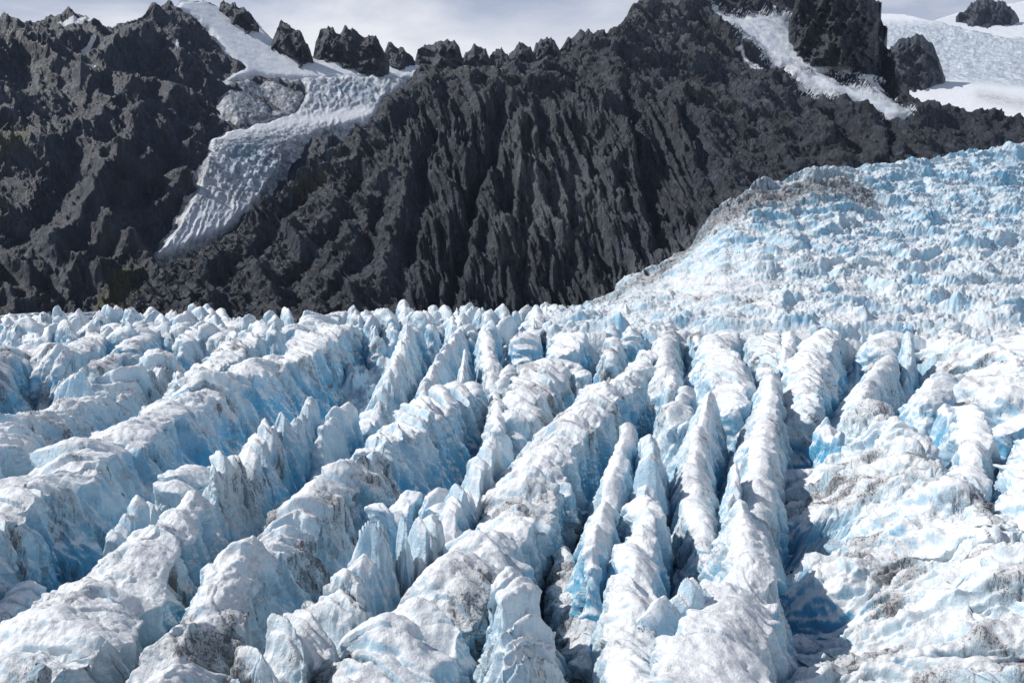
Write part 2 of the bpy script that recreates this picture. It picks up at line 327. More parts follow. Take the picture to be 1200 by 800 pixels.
def attr2(P, U, V):
    mo = .8*np.exp(-(seg_dist(U, V, [(0, 172), (30, 165)])/9)**2)+np.exp(-(seg_dist(U, V, [(118, 368), (150, 330)])/10)**2)+.3*np.exp(-(seg_dist(U, V, [(0, 250), (15, 240)])/6)**2)
    sn = np.zeros(U.shape)
    for pl in ([(66, 22), (100, 30), (118, 34), (95, 34), (72, 28)], [(94, 55), (110, 46), (112, 50), (98, 58)], [(200, 70), (205, 50), (208, 52), (204, 70)], [(82, 66), (88, 60), (90, 62)], [(106, 94), (112, 88), (112, 92)]):
        sn = np.maximum(sn, .5+.5*poly_mask(U, V, pl, 3, 1))
    for pl in (HANG, UPSNOW): sn = np.maximum(sn, np.clip(.42+.3*poly_mask(U, V, pl, 7, 4, 1), 0, .6))
    return {'moss': np.clip(mo, 0, 1), 'snow': sn*(sn > .2), 'pale': .3*np.exp(-(seg_dist(U, V, [(160, 245), (90, 320)])/8)**2)+.25*np.exp(-(seg_dist(U, V, [(60, 120), (110, 60)])/18)**2)}
struct(face("mountain_slope", SKY2, 392, D2, (-85, 720), rock2, ROCK, attr_f=attr2, jag=.6))
def patch(name, poly, Df, base_f, thick, amp_f, attr_f, mat, step=1.0, soft=5, wob=3, seed=0, tags=None):
    step = step*1.17/Q; a = np.array(poly); u0, v0 = a.min(0)-8; u1, v1 = a.max(0)+8
    us = np.arange(u0, u1, step); vs = np.arange(v1, v0, -step); U, V = np.meshgrid(us, vs)
    m = poly_mask(U, V, poly, soft, wob, seed); D = Df(U, V); X, Y, Z = at_depth(U, V, D); P = np.stack([X, Y, Z], -1)
    n = normals(P); n = n*np.sign((n*np.array([0, -1., .5])).sum(-1, keepdims=True))
    d = base_f(P, U, V)+thick*(sst(-1, 1, m)*1.35-.35)+amp_f(P, U, V)*sst(-.3, 1, m)
    P2 = P+n*d[..., None]
    return grid_mesh(name, P2, attr_f(P2, U, V, m), mat, keep=m > -.98)
def hang_amp(P, U, V):
    x, y, z = P[..., 0], P[..., 1], P[..., 2]
    k = sst(150, 185, V); lat = U*(1-.1*k)+V*.45*k+4*fbm(U/25, V/25, 3, 3); al = V*(1-.1*k)-U*.45*k+4*fbm(U/25, V/25, 9, 3)
    lat = lat+5*fbm(U/13, V/13, 5, 3); cr = (rmf(lat/6, al/40, 1, 5, gain=.65)-.4)*1.5*(.3+.7*k)+(rmf(al/7, lat/26, 2, 5, gain=.6)-.4)*3.4*np.exp(-((V-205)/38.)**2)+(rmf(lat/9, al/10, 5, 5, gain=.65)-.4)*2.6*(1-k)
    bands = 0*cr
    shelf = np.exp(-(seg_dist(U, V, [(250, 166), (330, 152), (436, 138)])/9)**2)
    return cr*(1-.85*shelf)+bands*(1-shelf)
def hang_attr(P, U, V, m):
    shelf = np.exp(-(seg_dist(U, V, [(250, 168), (330, 153), (436, 138)])/8)**2); top = 1-sst(92, 102, V)
    lower = sst(235, 262, V+.0*U)
    cl = np.exp(-(((U-300)/45)**2+((V-200)/30)**2))+.7*np.exp(-(((U-410)/50)**2+((V-115)/14)**2))
    dirt = (1-shelf)*(1-top)*(.6-.3*lower)+.7*(1-sst(-.2, .9, m))+.5*np.exp(-(((U-330)/22)**2+((V-190)/18)**2))
    return {'blue': np.clip(cl+.25, 0, 1)*(1-shelf)*(1-top), 'dirt': np.clip(dirt, 0, 1), 'crust': shelf}
struct(patch("hanging_glacier", HANG, D2, smooth2, 9, hang_amp, hang_attr, SNOW, soft=7, wob=5))
struct(patch("rock_icefall", [(262, 98), (352, 96), (356, 118), (345, 140), (310, 150), (275, 152), (262, 130)], D2, smooth2, 8, lambda P, U, V: fbm(P[..., 0]/10, P[..., 1]/10, P[..., 2]/20, 5, mode='r', gain=.6)*2.4,
             lambda P, U, V, m: {'blue': .5+0*U, 'dirt': .95+0*U, 'crust': 0*U}, SNOW, soft=6, wob=6, seed=4))
flat = lambda P, U, V: 1.2*fbm(P[..., 0]/20, P[..., 1]/20, P[..., 2]/8, 4)
s_attr = lambda P, U, V, m: {'blue': .25+0*U, 'dirt': .5*(1-sst(0, 1, m)), 'crust': 1+0*U}
struct(patch("upper_snowfield", UPSNOW, D2, smooth2, 6, flat, s_attr, SNOW, soft=4, wob=3, seed=2))
for i, (pl, nm) in enumerate(((SNOW3, "snow_patch"), (SNOW4, "snow_ribbon"), (SNOW4B, "snow_patch"), (SNOW4C, "snow_patch"))):
    struct(patch(nm, pl, D1, lambda P, U, V: rock1(P, U, V)+.2, 1.5, flat, s_attr, SNOW, soft=6, wob=5, seed=5+i))
# top right: bumpy snow slope, then a white shoulder behind it
SKY5 = [(985, 30), (1030, 16), (1060, 17), (1100, 26), (1140, 36), (1180, 44), (1300, 52)]
def amp5(P, U, V):
    x, y, z = P[..., 0], P[..., 1], P[..., 2]
    rough = sst(20, 34, V)*(1-sst(88, 100, V))
    return rough*4.5*(rmf((x-z*.5)/50, y/90, (z+x*.25)/13, 6, gain=.6)-.4)+(1-rough)*1.2*fbm(x/30, y/30, z/14, 4)
def at5(P, U, V):
    m = sst(20, 34, V)*(1-sst(86, 98, V+.1*(1100-U))); k = np.exp(-(seg_dist(U, V, [(1150, 112), (1200, 122)])/7)**2)
    return {'blue': .6*m, 'dirt': .38*m+.5*k, 'crust': 0*m}
def face5(name, sky, vbase, Df, ur, amp, at, mat):
    o = face(name, sky, vbase, Df, ur, amp, mat, attr_f=at, jag=.6); return struct(o)
face5("snow_slope", SKY5, 190, lambda u, v: D5(u, v), (985, 1295), amp5, at5, SNOW)
SKY6 = [(1040, 30), (1090, 26), (1120, 16), (1150, 8), (1190, 4), (1240, -6), (1300, -12)]
face5("snow_shoulder", SKY6, 70, lambda u, v: D5(u, v)+260, (1040, 1295), lambda P, U, V: 2*fbm(P[..., 0]/40, P[..., 1]/40, P[..., 2]/20, 4), lambda P, U, V: {'blue': .15+0*U, 'dirt': 0*U, 'crust': 1+0*U}, SNOW)

def crag(sky, vbase, Df, label, group=None, thick=14, snow=(), cat="rock peak", name="rock_peak", seed=0):
    """A free-standing rock peak: front and back surfaces meeting at a jagged crest, its foot sunk in the snow."""
    step = .8/Q; a = np.array(sky, float); u0, u1 = a[0, 0], a[-1, 0]; us = np.arange(u0, u1+step, step)
    e = np.clip((us-u0)/(u1-u0), 0, 1); vb = float(vbase)+12; D = float(Df((u0+u1)/2, vbase))-4; k = D/900.; thick = thick*k
    sk = np.interp(us, a[:, 0], a[:, 1])-5*(rmf(us/13, us*0+seed, 1.7, 5, gain=.6)-.45)*np.clip(e*(1-e)*8, 0, 1); sk = np.minimum(sk, vb-.5)
    nv = max(8, int((vb-sk.min())/step)); t = np.linspace(0, 1, nv)[:, None]
    V = vb*(1-t)+sk[None]*t; U = np.broadcast_to(us[None], V.shape)
    bul = np.clip(1-np.abs(2*e-1)**1.6, 0, 1)[None]
    x0, y0, z0 = at_depth(U, V, D+0*V); x0 = x0/k; z0 = z0/k
    rough = .7*rmf((x0-z0*.4)/22, seed, z0/34, 6, gain=.62)+.5*rmf((x0+z0*.8)/15, seed+3, z0/18, 5, gain=.6)
    fr = D-thick*bul*(1-t)-(rough-.3)*15*k*np.clip(bul*3, 0, 1)*np.clip((1-t)*4, 0, 1); bk = D+thick*bul*(1-t)
    F = np.stack(at_depth(U, V, fr), -1); B = np.stack(at_depth(U, V, D+0*V), -1); B[..., 1] = bk
    P = np.concatenate([F, B[::-1][1:]], 0); sn = np.zeros(V.shape)
    sn = np.abs(normals(P)[..., 2]); sn = sst(.55, .95, sn)*.42 if snow else sn*0; z = np.zeros(sn.shape)
    return tag(grid_mesh(name, P, {'snow': sn, 'moss': z, 'pale': z}, CRAG), label, cat, group)
GP = "dark rock peaks along the skyline"
crag([(254, 24), (258, 6), (266, 2), (274, 5), (284, 10), (297, 20), (303, 30)], 30, D2, "small dark rock knob sticking out of the snow, leftmost on the skyline ridge", GP, seed=1)
crag([(312, 68), (318, 48), (330, 26), (345, 32), (356, 44), (363, 58), (368, 74)], 68, D2, "dark rock tooth with a snowy right side between two snow slopes", GP, seed=2, snow=[[(343, 80), (346, 50), (358, 48), (360, 80)]])
crag([(366, 72), (370, 48), (376, 35), (385, 34), (398, 38), (405, 32), (418, 36), (430, 44), (440, 42), (448, 55), (456, 72)], 78, D2, "wide jagged dark rock crest with thin snow gullies above the hanging glacier", GP, seed=3, snow=[[(368, 80), (369, 55), (372, 55), (376, 80)], [(410, 90), (416, 72), (420, 60), (421, 75), (418, 90)], [(430, 90), (437, 70), (442, 90)]])
crag([(446, 74), (454, 52), (460, 50), (470, 58), (480, 62), (486, 72)], 76, D2, "low dark rock crest at the right end of the snowfield", GP, seed=4, snow=[[(452, 90), (458, 76), (466, 90)], [(474, 90), (480, 78), (486, 90)]])
crag([(485, 76), (490, 58), (500, 54), (515, 49), (532, 47), (538, 56), (544, 74)], 80, D2, "broad blocky dark rock peak right of the snowfield", GP, seed=5)
crag([(540, 76), (546, 60), (556, 54), (564, 53), (570, 62), (576, 76)], 80, D2, "sharp dark rock peak right next to the broad blocky one", GP, seed=6)
crag([(570, 76), (578, 62), (588, 57), (594, 64), (600, 76)], 80, D2, "lowest small dark rock peak in the skyline row", GP, seed=7)
crag([(592, 74), (600, 60), (612, 48), (620, 54), (630, 72)], 78, D2, "steep pointed dark rock peak in the middle of the sky gap", GP, seed=8)
crag([(620, 72), (628, 52), (638, 45), (650, 48), (658, 64)], 74, D2, "blunt dark rock peak just left of the pale boulder crest", GP, seed=9)
crag([(654, 62), (664, 46), (680, 38), (692, 36), (704, 46), (712, 50)], 62, D2, "hazy grey rock peak touching the great wall's left shoulder", GP, seed=10)
crag([(1028, 84), (1040, 60), (1052, 50), (1070, 42), (1082, 40), (1094, 55), (1102, 76), (1108, 92)], 96, D5, "dark pyramid of rock standing in the snow slope top right", seed=11, thick=26)
crag([(1120, 20), (1135, 8), (1150, -1), (1165, 0), (1178, 4), (1190, 16), (1194, 22)], 26, lambda u, v: D5(u, v)+260, "small dark rock hump on the white shoulder in the top right corner", seed=12, thick=20)
crag([(924, 34), (930, 10), (935, -14), (960, -22), (985, -20), (1010, -8), (1030, 5), (1040, 30), (1042, 56), (1030, 62)], 66, D1, "massive cracked dark crag between the two snow patches at the top", seed=13, thick=30, snow=[[(950, 66), (948, 20), (958, 22), (985, 66)]])

# ---------------------------------------------------------------- icefall and glacier bed
TOP0 = [(690, 362), (712, 352), (740, 330), (790, 306), (826, 272), (850, 241), (900, 217), (950, 206), (1000, 202), (1080, 192), (1140, 181), (1200, 174), (1300, 166)]
def icefall():
    step = .95/Q; us = np.arange(640, 1290, step); tp = np.interp(us, *polyline(TOP0), left=366)
    vb = 394.; tt = np.linspace(0, 1, int(225/step))[:, None]; V = vb*(1-tt)+(tp[None]-1)*tt; U = np.broadcast_to(us[None], V.shape)
    D0 = 430.; te = tan_elev(U, V); Dt = np.interp(us, [640, 700, 850, 1200, 1300], [552, 555, 598, 735, 765])[None]
    D = 385*(1-tt)+Dt*tt+40*(tt*(1-tt)); X, Y, Z = at_depth(U, V, D); P = np.stack([X, Y, Z], -1)
    n = normals(P); n = n*np.sign(n[..., 2:3])
    wx = 6*fbm(X/25, Y/25, 0, 3); wy = 6*fbm(X/25+9, Y/25, 4, 3)
    h1, e1 = cells((X+wx)/11, (Y+wy)/13, 1); h2, e2 = cells((X+wx)/4.8+31, (Y+wy)/5.5, 2); h3, e3 = cells((X+wx*.4)/2.7, (Y+wy*.4)/3.2+11, 3)
    h0, e0 = cells((X+wx*2)/46, (Y+wy*2)/30, 9); md = np.clip(.55+1.3*fbm(X/40, Y/50, 3, 3), .1, 1.3)
    bandc = (Y*.9-X*.35)/48+1.3*fbm(X/70, Y/70, 2, 3); bf = bandc-np.floor(bandc); bs = np.minimum(1-bf, bf*5)*sst(-.3, .2, fbm(X/60, Y/60, 8, 2))
    d = bs*8+h0*4*sst(0, .3, e0)+h1*3.*sst(0, .45, e1)*md+h2*2.1*sst(0, .45, e2)*md+h3*.8*sst(0, .6, e3)+4.2*(rmf((X+wx)/34, (Y+wy)/11, 1, 6, gain=.58)-.4)+.8*fbm(X/4, Y/4, Z/4, 3, gain=.7)
    zone = np.exp(-(((U-820)/110)**2+((V-340)/26)**2)); d = d*(.78-.45*zone)
    P2 = P+n*d[..., None]; P2[..., 2] -= 6*(1-sst(.0, .06, tt))
    nn = normals(P2); nn = nn*np.sign(nn[..., 2:3]); m1 = fbm(X/30, Y/40, 5, 4); m2 = fbm(X/12, Y/14, 8, 3)
    blue = .72*np.clip(.2+1.5*m1+1.2*m2*(h1-.3)+.4*sst(900, 1150, U)*(1-sst(230, 330, V))+.5*(1-nn[..., 2]), 0, 1)*(1-zone)
    for (bu, bv, r) in ((961, 302, 13), (1133, 287, 14), (1085, 250, 12), (985, 245, 20), (1170, 215, 25), (890, 272, 10)): blue = np.maximum(blue, np.exp(-(((U-bu)/r)**2+((V-bv)/(r*.6))**2)))
    dz = np.exp(-(seg_dist(U, V, [(840, 262), (900, 235), (975, 222), (1010, 240)])/17)**2)+.8*np.exp(-(seg_dist(U, V, [(700, 362), (790, 312), (845, 258)])/8)**2)
    dirt = np.clip(.12+.95*dz+.9*np.clip(fbm(X/18, Y/18, 3, 4)-.05, 0, 1), 0, 1)
    back = P2[-1]+0; rows = [back+np.array([2.*k, 6.*k, -7.*k]) for k in range(1, 6)]
    P3 = np.concatenate([P2, np.array(rows)], 0); ex = lambda a: np.concatenate([a, np.repeat(a[-1:], 5, 0)], 0)
    fr = P2[0]; rows = [fr+np.array([0, -1.5*k, -5.*k]) for k in range(5, 0, -1)]
    P3 = np.concatenate([np.array(rows), P3], 0); ex2 = ex; ex = lambda a: np.concatenate([np.repeat(a[:1], 5, 0), ex2(a)], 0)
    o = grid_mesh("icefall", P3, {'crust': ex(sst(.35, .95, nn[..., 2]+.3*m2)*(.95-.12*sst(900, 1200, U)*(1-sst(240, 350, V)))), 'blue': ex(blue), 'dirt': ex(dirt)}, ICE_FAR)
    tag(o, "jumbled mass of broken white and blue ice tumbling down from the upper right", "icefall", kind="stuff")
icefall()
def bed():
    step = 1.5/Q; az = np.arange(-.85, .85, .0017/Q); D = 45*np.exp(np.linspace(0, math.log(640/45), int(900*Q)))[:, None]
    X = D*np.tan(az)[None]; Y = np.broadcast_to(D, X.shape)
    far = sst(250, 430, Y); base = -30+22*far
    a = X-.1*Y; r = fbm(a/15, Y/45, 1, 5, mode='r', gain=.55); h, e = cells(a/11, Y/24, 5)
    Z = base+(3+7*far)*r+far*h*5*sst(0, .3, e)+1.2*fbm(X/4, Y/6, 2, 4, mode='r'); Z = Z+far*9*(rmf(a/13, Y/34, 7, 5, gain=.6)-.4); Z = np.minimum(Z-10*far, -6-7*(1-far))
    P = np.stack([X, Y, Z], -1); n = normals(P); n = n*np.sign(n[..., 2:3])
    o = grid_mesh("glacier_bed", P, {'crust': sst(.2, .8, n[..., 2])*(.3+.5*far), 'blue': .7-.4*far+0*Z, 'dirt': .3+0*Z}, ICE)
    struct(o)
bed()

# ---------------------------------------------------------------- ice ridges and seracs
PX = 853.0
def ridge(pts, label, wl=None, wr=None, sl=.17, sr=.13, drop=1.0, depth=27, jag=1.0, jl=9., cl=1.0, suncup=.4, strata=.35, dirt=.35, blue=.25, cat="ice ridge", group=None, name="ice_ridge",
          seed=0, lean=0., dropl=None, dropr=None, q=1.3, tilt=.25, sdir=0., flute=1.0, pw=1.5, cleftl=7.0, bl_len=15., lam0=7.):
    """A wall of ice: a profile swept along its crest (photo pixel, height, half width left, half width right), closed by rounded ends."""
    if sdir == 0: sdir = [-.7, .55, -.35, .9, .25][seed % 5]
    q = q/Q; A = np.array([(*on_plane(u, v, z), z, a, b) for u, v, z, a, b in pts], float)
    A = A[np.argsort(A[:, 1])] if A[0, 1] > A[-1, 1] else A
    seg = np.r_[0, np.cumsum(np.hypot(*np.diff(A[:, :2], axis=0).T))]; Ltot = seg[-1]
    ss = [0.]
    while ss[-1] < Ltot:
        d = np.interp(ss[-1], seg, A[:, 1]); ss.append(ss[-1]+max(.12, q*d/PX))
    ss = np.array(ss[:-1]+[Ltot]); C = np.stack([np.interp(ss, seg, A[:, k]) for k in range(5)], 1)
    if len(A) > 2:                                         # round the corners of the crest line
        win = min(5., Ltot*.12); fine = np.linspace(0, Ltot, max(8, int(Ltot/.25))); Cf = np.stack([np.interp(fine, seg, A[:, k]) for k in range(5)], 1)
        kn = max(1, int(win/.25)); ker = np.hanning(2*kn+3)[1:-1]; ker /= ker.sum(); pad = np.pad(Cf, ((kn, kn), (0, 0)), mode='reflect', reflect_type='odd')
        Cf = np.stack([np.convolve(pad[:, k], ker, 'valid') for k in range(5)], 1); C = np.stack([np.interp(ss, fine, Cf[:, k]) for k in range(5)], 1)
    T = np.gradient(C[:, :2], axis=0); T /= np.maximum(np.linalg.norm(T, axis=1)[:, None], 1e-9); Nn = np.stack([T[:, 1], -T[:, 0]], 1)   # to the right
    C[:, :2] += Nn*(1.1*min(1.5, C[:, 3].mean()*.35)*fbm(ss/14, seed*3.1, 0, 3))[:, None]
    cap = max(7, int((C[:, 3].mean()+3)*1.57/(q*C[:, 1].min()/PX)/1.6)); cap = min(cap, 60); th = np.linspace(0, math.pi/2, cap)
    rows = []
    def addrow(c, R, Lf, s, ca=1., sa=0.): rows.append((*c, *R, *Lf, s, ca, sa))
    for a in th[::-1][:-1]: addrow(C[0], Nn[0]*math.cos(a)-T[0]*math.sin(a), -Nn[0]*math.cos(a)-T[0]*math.sin(a), 0., math.cos(a), -math.sin(a))
    for i in range(len(C)): addrow(C[i], Nn[i], -Nn[i], ss[i])
    for a in th[1:]: addrow(C[-1], Nn[-1]*math.cos(a)+T[-1]*math.sin(a), -Nn[-1]*math.cos(a)+T[-1]*math.sin(a), Ltot, math.cos(a), math.sin(a))
    Rw = np.array(rows); cx, cy, cz, wL, wR = Rw[:, :5].T; dR = Rw[:, 5:7]; dL = Rw[:, 7:9]; S, CA, SA = Rw[:, 9:12].T; CA = CA[:, None]; SA = SA[:, None]
    dm = C[:, 1].mean(); pxu = q*dm/PX
    def side(w, slope, dr, ntop, nw):
        qt = np.linspace(0, 1, ntop)[None]; r = np.linspace(0, 1, nw+1)[1:][None]; r = r**1.25
        o = np.concatenate([w[:, None]*qt, w[:, None]+slope*depth*r*(1+.15*r)], 1)
        z = np.concatenate([-dr*qt**pw+0*w[:, None], -dr-(depth-dr)*r+0*w[:, None]], 1)
        k = 1                                 # soften the shoulder
        for _ in range(2):
            op = np.pad(o, ((0, 0), (k, k)), mode='edge'); zp = np.pad(z, ((0, 0), (k, k)), mode='edge')
            o2 = sum(op[:, i:i+o.shape[1]] for i in range(2*k+1))/(2*k+1); z2 = sum(zp[:, i:i+o.shape[1]] for i in range(2*k+1))/(2*k+1)
            wgt = np.exp(-((np.arange(o.shape[1])-ntop)/(2.2*k+1))**2)[None]; wgt = wgt*.8; o = o*(1-wgt)+o2*wgt; z = z*(1-wgt)+z2*wgt
        return o, z
    dropl = drop if dropl is None else dropl; dropr = drop if dropr is None else dropr
    slant = lambda w, d: max(6, int(math.hypot(w, d)/pxu))
    ntp = max(slant(wL.mean(), dropl), slant(wR.mean(), dropr)); nwl = int(min(270, depth/pxu*.9))
    oL, zL = side(wL, sl, dropl, ntp, nwl); oR, zR = side(wR, sr, dropr, ntp, nwl)
    # serrated crest: peaks, saddles and narrow notches, cut along slanting lines
    thin = wL.mean() < 2.6
    def J(a):
        jj = jag*(rmf(a/jl, seed*7.7, 1., 4 if thin else 2, gain=.5, pw=1)-.6)*2.4+.5*jag*fbm(a/(jl*3), seed*2.2, 5., 2)
        jj = jj-jag*1.5*np.clip(fbm(a/(jl*.9), seed*4.4, 9., 2, mode='r')-.52, 0, 1)*3*cl
        g1, g2, g3, gp, ge = blocks(a/bl_len+.35*fbm(a/6, seed*1.3, 2., 2), seed+1)
        return jj+jag*1.1*((g1-.5)*1.8+(g2-.5)*3.*gp)*sst(0, .14, ge)
    ba = S/bl_len+.35*fbm(S/6, seed*1.3, 2., 2); q1, q2, q3, qp, qe = blocks(ba, seed+1)
    wv = 1+.3*(q3-.5)+.35*fbm(S/11, seed*5.1, 4., 3); wv2 = 1+.3*(q2-.5)+.35*fbm(S/11, seed*6.1, 8., 3)
    sc_ = np.clip(np.minimum(wL, wR).mean()/3., .35, 1.3)
    def world(o, z, dr, sg):
        fade = np.exp(z/(depth*.55))*np.exp(-(o/9)**2)
        return np.stack([cx[:, None]+dr[:, :1]*o+lean*(z+0*o)*-Nn[0, 0]*1.0, cy[:, None]+dr[:, 1:]*o, cz[:, None]+z+J(S[:, None]+SA*o+sdir*o*sg*CA+1.2*fbm((S[:, None]+SA*o)/4, CA*o/3, seed*1.1, 2))*fade], -1)
    oL = oL+(wL*(wv-1)*.8)[:, None]*np.clip(oL/np.maximum(wL[:, None], .3), 0, 1); oR = oR+(wR*(wv2-1)*.8)[:, None]*np.clip(oR/np.maximum(wR[:, None], .3), 0, 1)
    tl = np.clip(.75*fbm(S/13, seed*8.1, 6., 3)+.55*(q1-.5), -.6, .6)
    zL = zL+tl[:, None]*np.minimum(oL, wL[:, None]); zR = zR-tl[:, None]*np.minimum(oR, wR[:, None])
    bb = SA**2; om, zm = (oL+oR)/2*bb, (zL+zR)/2*bb; oL = oL*(1-bb)+om; oR = oR*(1-bb)+om; zL = zL*(1-bb)+zm; zR = zR*(1-bb)+zm
    PL = world(oL, zL, dL, -1)[:, ::-1]; PR = world(oR, zR, dR, 1)
    P = np.concatenate([PL, PR[:, 1:]], 1)
    up = np.concatenate([zL[:, ::-1], zR[:, 1:]], 1); aof = np.concatenate([oL[:, ::-1], oR[:, 1:]], 1); Sg = S[:, None]+SA*aof
    off = np.concatenate([-oL[:, ::-1], oR[:, 1:]], 1)*CA
    n = normals(P); n = n*np.sign(np.where(np.abs(n[..., 2:3]) < 1e-6, 1, n[..., 2:3]))
    ctr = np.stack([np.broadcast_to(cx[:, None], up.shape), np.broadcast_to(cy[:, None], up.shape)], -1)
    wrong = ((P[..., :2]-ctr)*n[..., :2]).sum(-1)+n[..., 2]*2 < 0; n = np.where(wrong[..., None], -n, n)
    for _ in range(2):
        for ax in (0, 1):
            pw_ = [(0, 0)]*3; pw_[ax] = (3, 3); m_ = np.pad(n, pw_, mode='edge'); L_ = n.shape[ax]
            n = sum(m_[a_:a_+L_] if ax == 0 else m_[:, a_:a_+L_] for a_ in range(7))
    for e_ in (0, -1): n[e_] = n[e_]+n[e_, ::-1]
    n = n/np.maximum(np.linalg.norm(n, axis=-1, keepdims=True), 1e-9)
    x, y, z = P[..., 0], P[..., 1], P[..., 2]; so = seed*13.7
    ztop = sst(.25, .8, n[..., 2]); wall = 1-ztop; below = -up
    n = np.where(np.isfinite(n), n, 0); wp = 1.6*fbm(x/9+so, y/9, z/9, 3)
    wide = np.clip((wL.mean()-9)/10, 0, 1); Sg = Sg+wide*(11*fbm(x/30, y/30, so, 3)+.018*off**2)
    along = Sg+tilt*z+wp
    d = (.5+sc_)*.7*fbm(x/19+so, y/19, z/25, 3, gain=.4)
    cleft = fbm(along/cleftl, off*.03+so, z/60, 2, mode='r'); d = d-flute*wall*2.4*np.clip(cleft-.35, 0, 1)*1.6*sst(0, 4, below)
    d = d+flute*wall*(.55*fbm(along/2.6, so+off/9, z/15, 4, mode='r', gain=.6)+.3*fbm(along/.9, so+off/4, z/6, 3, gain=.6))
    d = d+wall*1.9*min(1.3, .35+depth/27*.6)*(rmf(along/14+so, off/30, z/50, 4, gain=.5)-.45)*sst(0, 9, below)*np.clip(sc_*1.3, .3, 1)
    b1, b2, b3, bp, be = blocks((Sg+.7*tilt*z+sdir*off+1.6*wp)/bl_len, seed+1)      # the same blocks, their joints slanting into the wall
    d = d+sc_*((b3-.5)*1.3+(b1-.5)*1.6*bp)*(wall*.8+.2)-sc_*(.5+3.6*b2**3)*np.exp(-(be*bl_len/(.8+.9*b1))**2)*(.45+.55*wall)
    c1, c2, c3, cp, ce = blocks((Sg+1.1*tilt*z-sdir*off+1.2*wp)/(bl_len*.31), seed+5)
    d = d+sc_*(1-.5*wide)*((c3-.5)*.7+(c1-.5)*.9*cp)*(wall*.8+.25)-sc_*.5*c2*np.exp(-(ce*bl_len*.31/.16)**2)*wall
    ls = Sg+sdir*off+9*fbm(x/24+so, y/24, z/30, 3)+1.2*fbm(x/3, y/3, z/3+so, 3)         # layering that crosses the crest: ledges that face down-glacier
    for lam, am in ((lam0, 1.0), (lam0*.33, .3)):
        ph = ls/lam+.5*fbm(off/9, Sg/9, so+lam, 3); fr = ph-np.floor(ph); saw = np.minimum(1-fr, fr*4.5)
        d = d+strata*am*1.5*(saw-.4)*sst(.0, .3, fbm(x/9, y/9, so+lam+z/9, 3))*(.3+.7*ztop)
    d = d+strata*wall*.5*fbm((z*1.+off*.3+wp+tilt*Sg)/2.2, Sg/22, so, 3, mode='r')
    d = d+wide*(1.3*(rmf(ls/19, off/34, so, 4, gain=.5)-.5)+1.*(rmf(x/9+so, y/9, z/9, 4, gain=.5)-.45)-1.3*np.clip(rmf(ls/8+.3*off/9, off/40, so+3, 3)-.62, 0, 1)*3)
    f5, e5 = cells((Sg+.3*wp+off*.2)/2.9+so, (off+z*.8+wp)/2.5, seed+3); f6, e6 = cells((Sg+.3*wp)/1.1+so, (off+z*.8)/1.3, seed+4)
    f7, e7 = cells((Sg+.5*wp+off*.15+tilt*z)/6.5+so, (off*.8+z*.6+wp)/8., seed+9)
    d = d+sc_*((f5-.5)*.32*(.4+.6*wall)+(f6-.5)*.1+(f7-.5)*1.2*(.35+.65*wall))
    cup = .45+.55*sst(-.2, .3, fbm(x/9+so, y/9, z/9+30, 3))
    d = d+suncup*cup*ztop*(.42*fbm(x/4.3, y/3.4, z/3+so, 3, mode='b', gain=.5)-1.5*np.clip(fbm(x/2.1, y/1.8, z/2+so, 2)-.18, 0, 1))
    d = d+flute*(.25+.75*wall)*.34*(rmf((Sg+wp+.15*off)/1.5, (off+z)/9, so, 4, gain=.6)-.4)
    d = d+.13*fbm(x/1.3, y/1.1, z/1.1+so, 4, gain=.65)+.2*fbm(x/4.5+so, y/4.5, z/4.5, 3, gain=.5)
    d = np.clip(d, -(.6*np.minimum(wL, wR)[:, None]+.06*below+.1), 3.5)
    lim = np.clip(np.minimum(wL, wR).mean()/2.5, .3, 1.0); nearcrest = np.exp(-below/4.)
    d = d*(1-(1-lim)*nearcrest)
    P2 = P+n*d[..., None]
    for e_ in (0, -1): P2[e_] = (P2[e_]+P2[e_, ::-1])/2
    n2 = normals(P2); n2 = np.where(((n2*n).sum(-1, keepdims=True)) < 0, -n2, n2)
    big = fbm(x/16+so, y/16, z/12, 4); med = fbm(x/5, y/5+so, z/5, 4)
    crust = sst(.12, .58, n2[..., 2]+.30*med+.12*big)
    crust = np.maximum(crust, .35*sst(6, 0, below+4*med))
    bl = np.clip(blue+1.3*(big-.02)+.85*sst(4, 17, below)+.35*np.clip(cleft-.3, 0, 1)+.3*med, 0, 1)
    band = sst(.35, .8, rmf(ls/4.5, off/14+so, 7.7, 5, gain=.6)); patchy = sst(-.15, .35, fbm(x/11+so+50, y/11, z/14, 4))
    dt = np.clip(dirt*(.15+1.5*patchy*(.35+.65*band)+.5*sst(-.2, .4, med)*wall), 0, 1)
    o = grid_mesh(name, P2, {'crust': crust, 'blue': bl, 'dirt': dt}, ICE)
    return tag(o, label, cat, group)
R = ridge
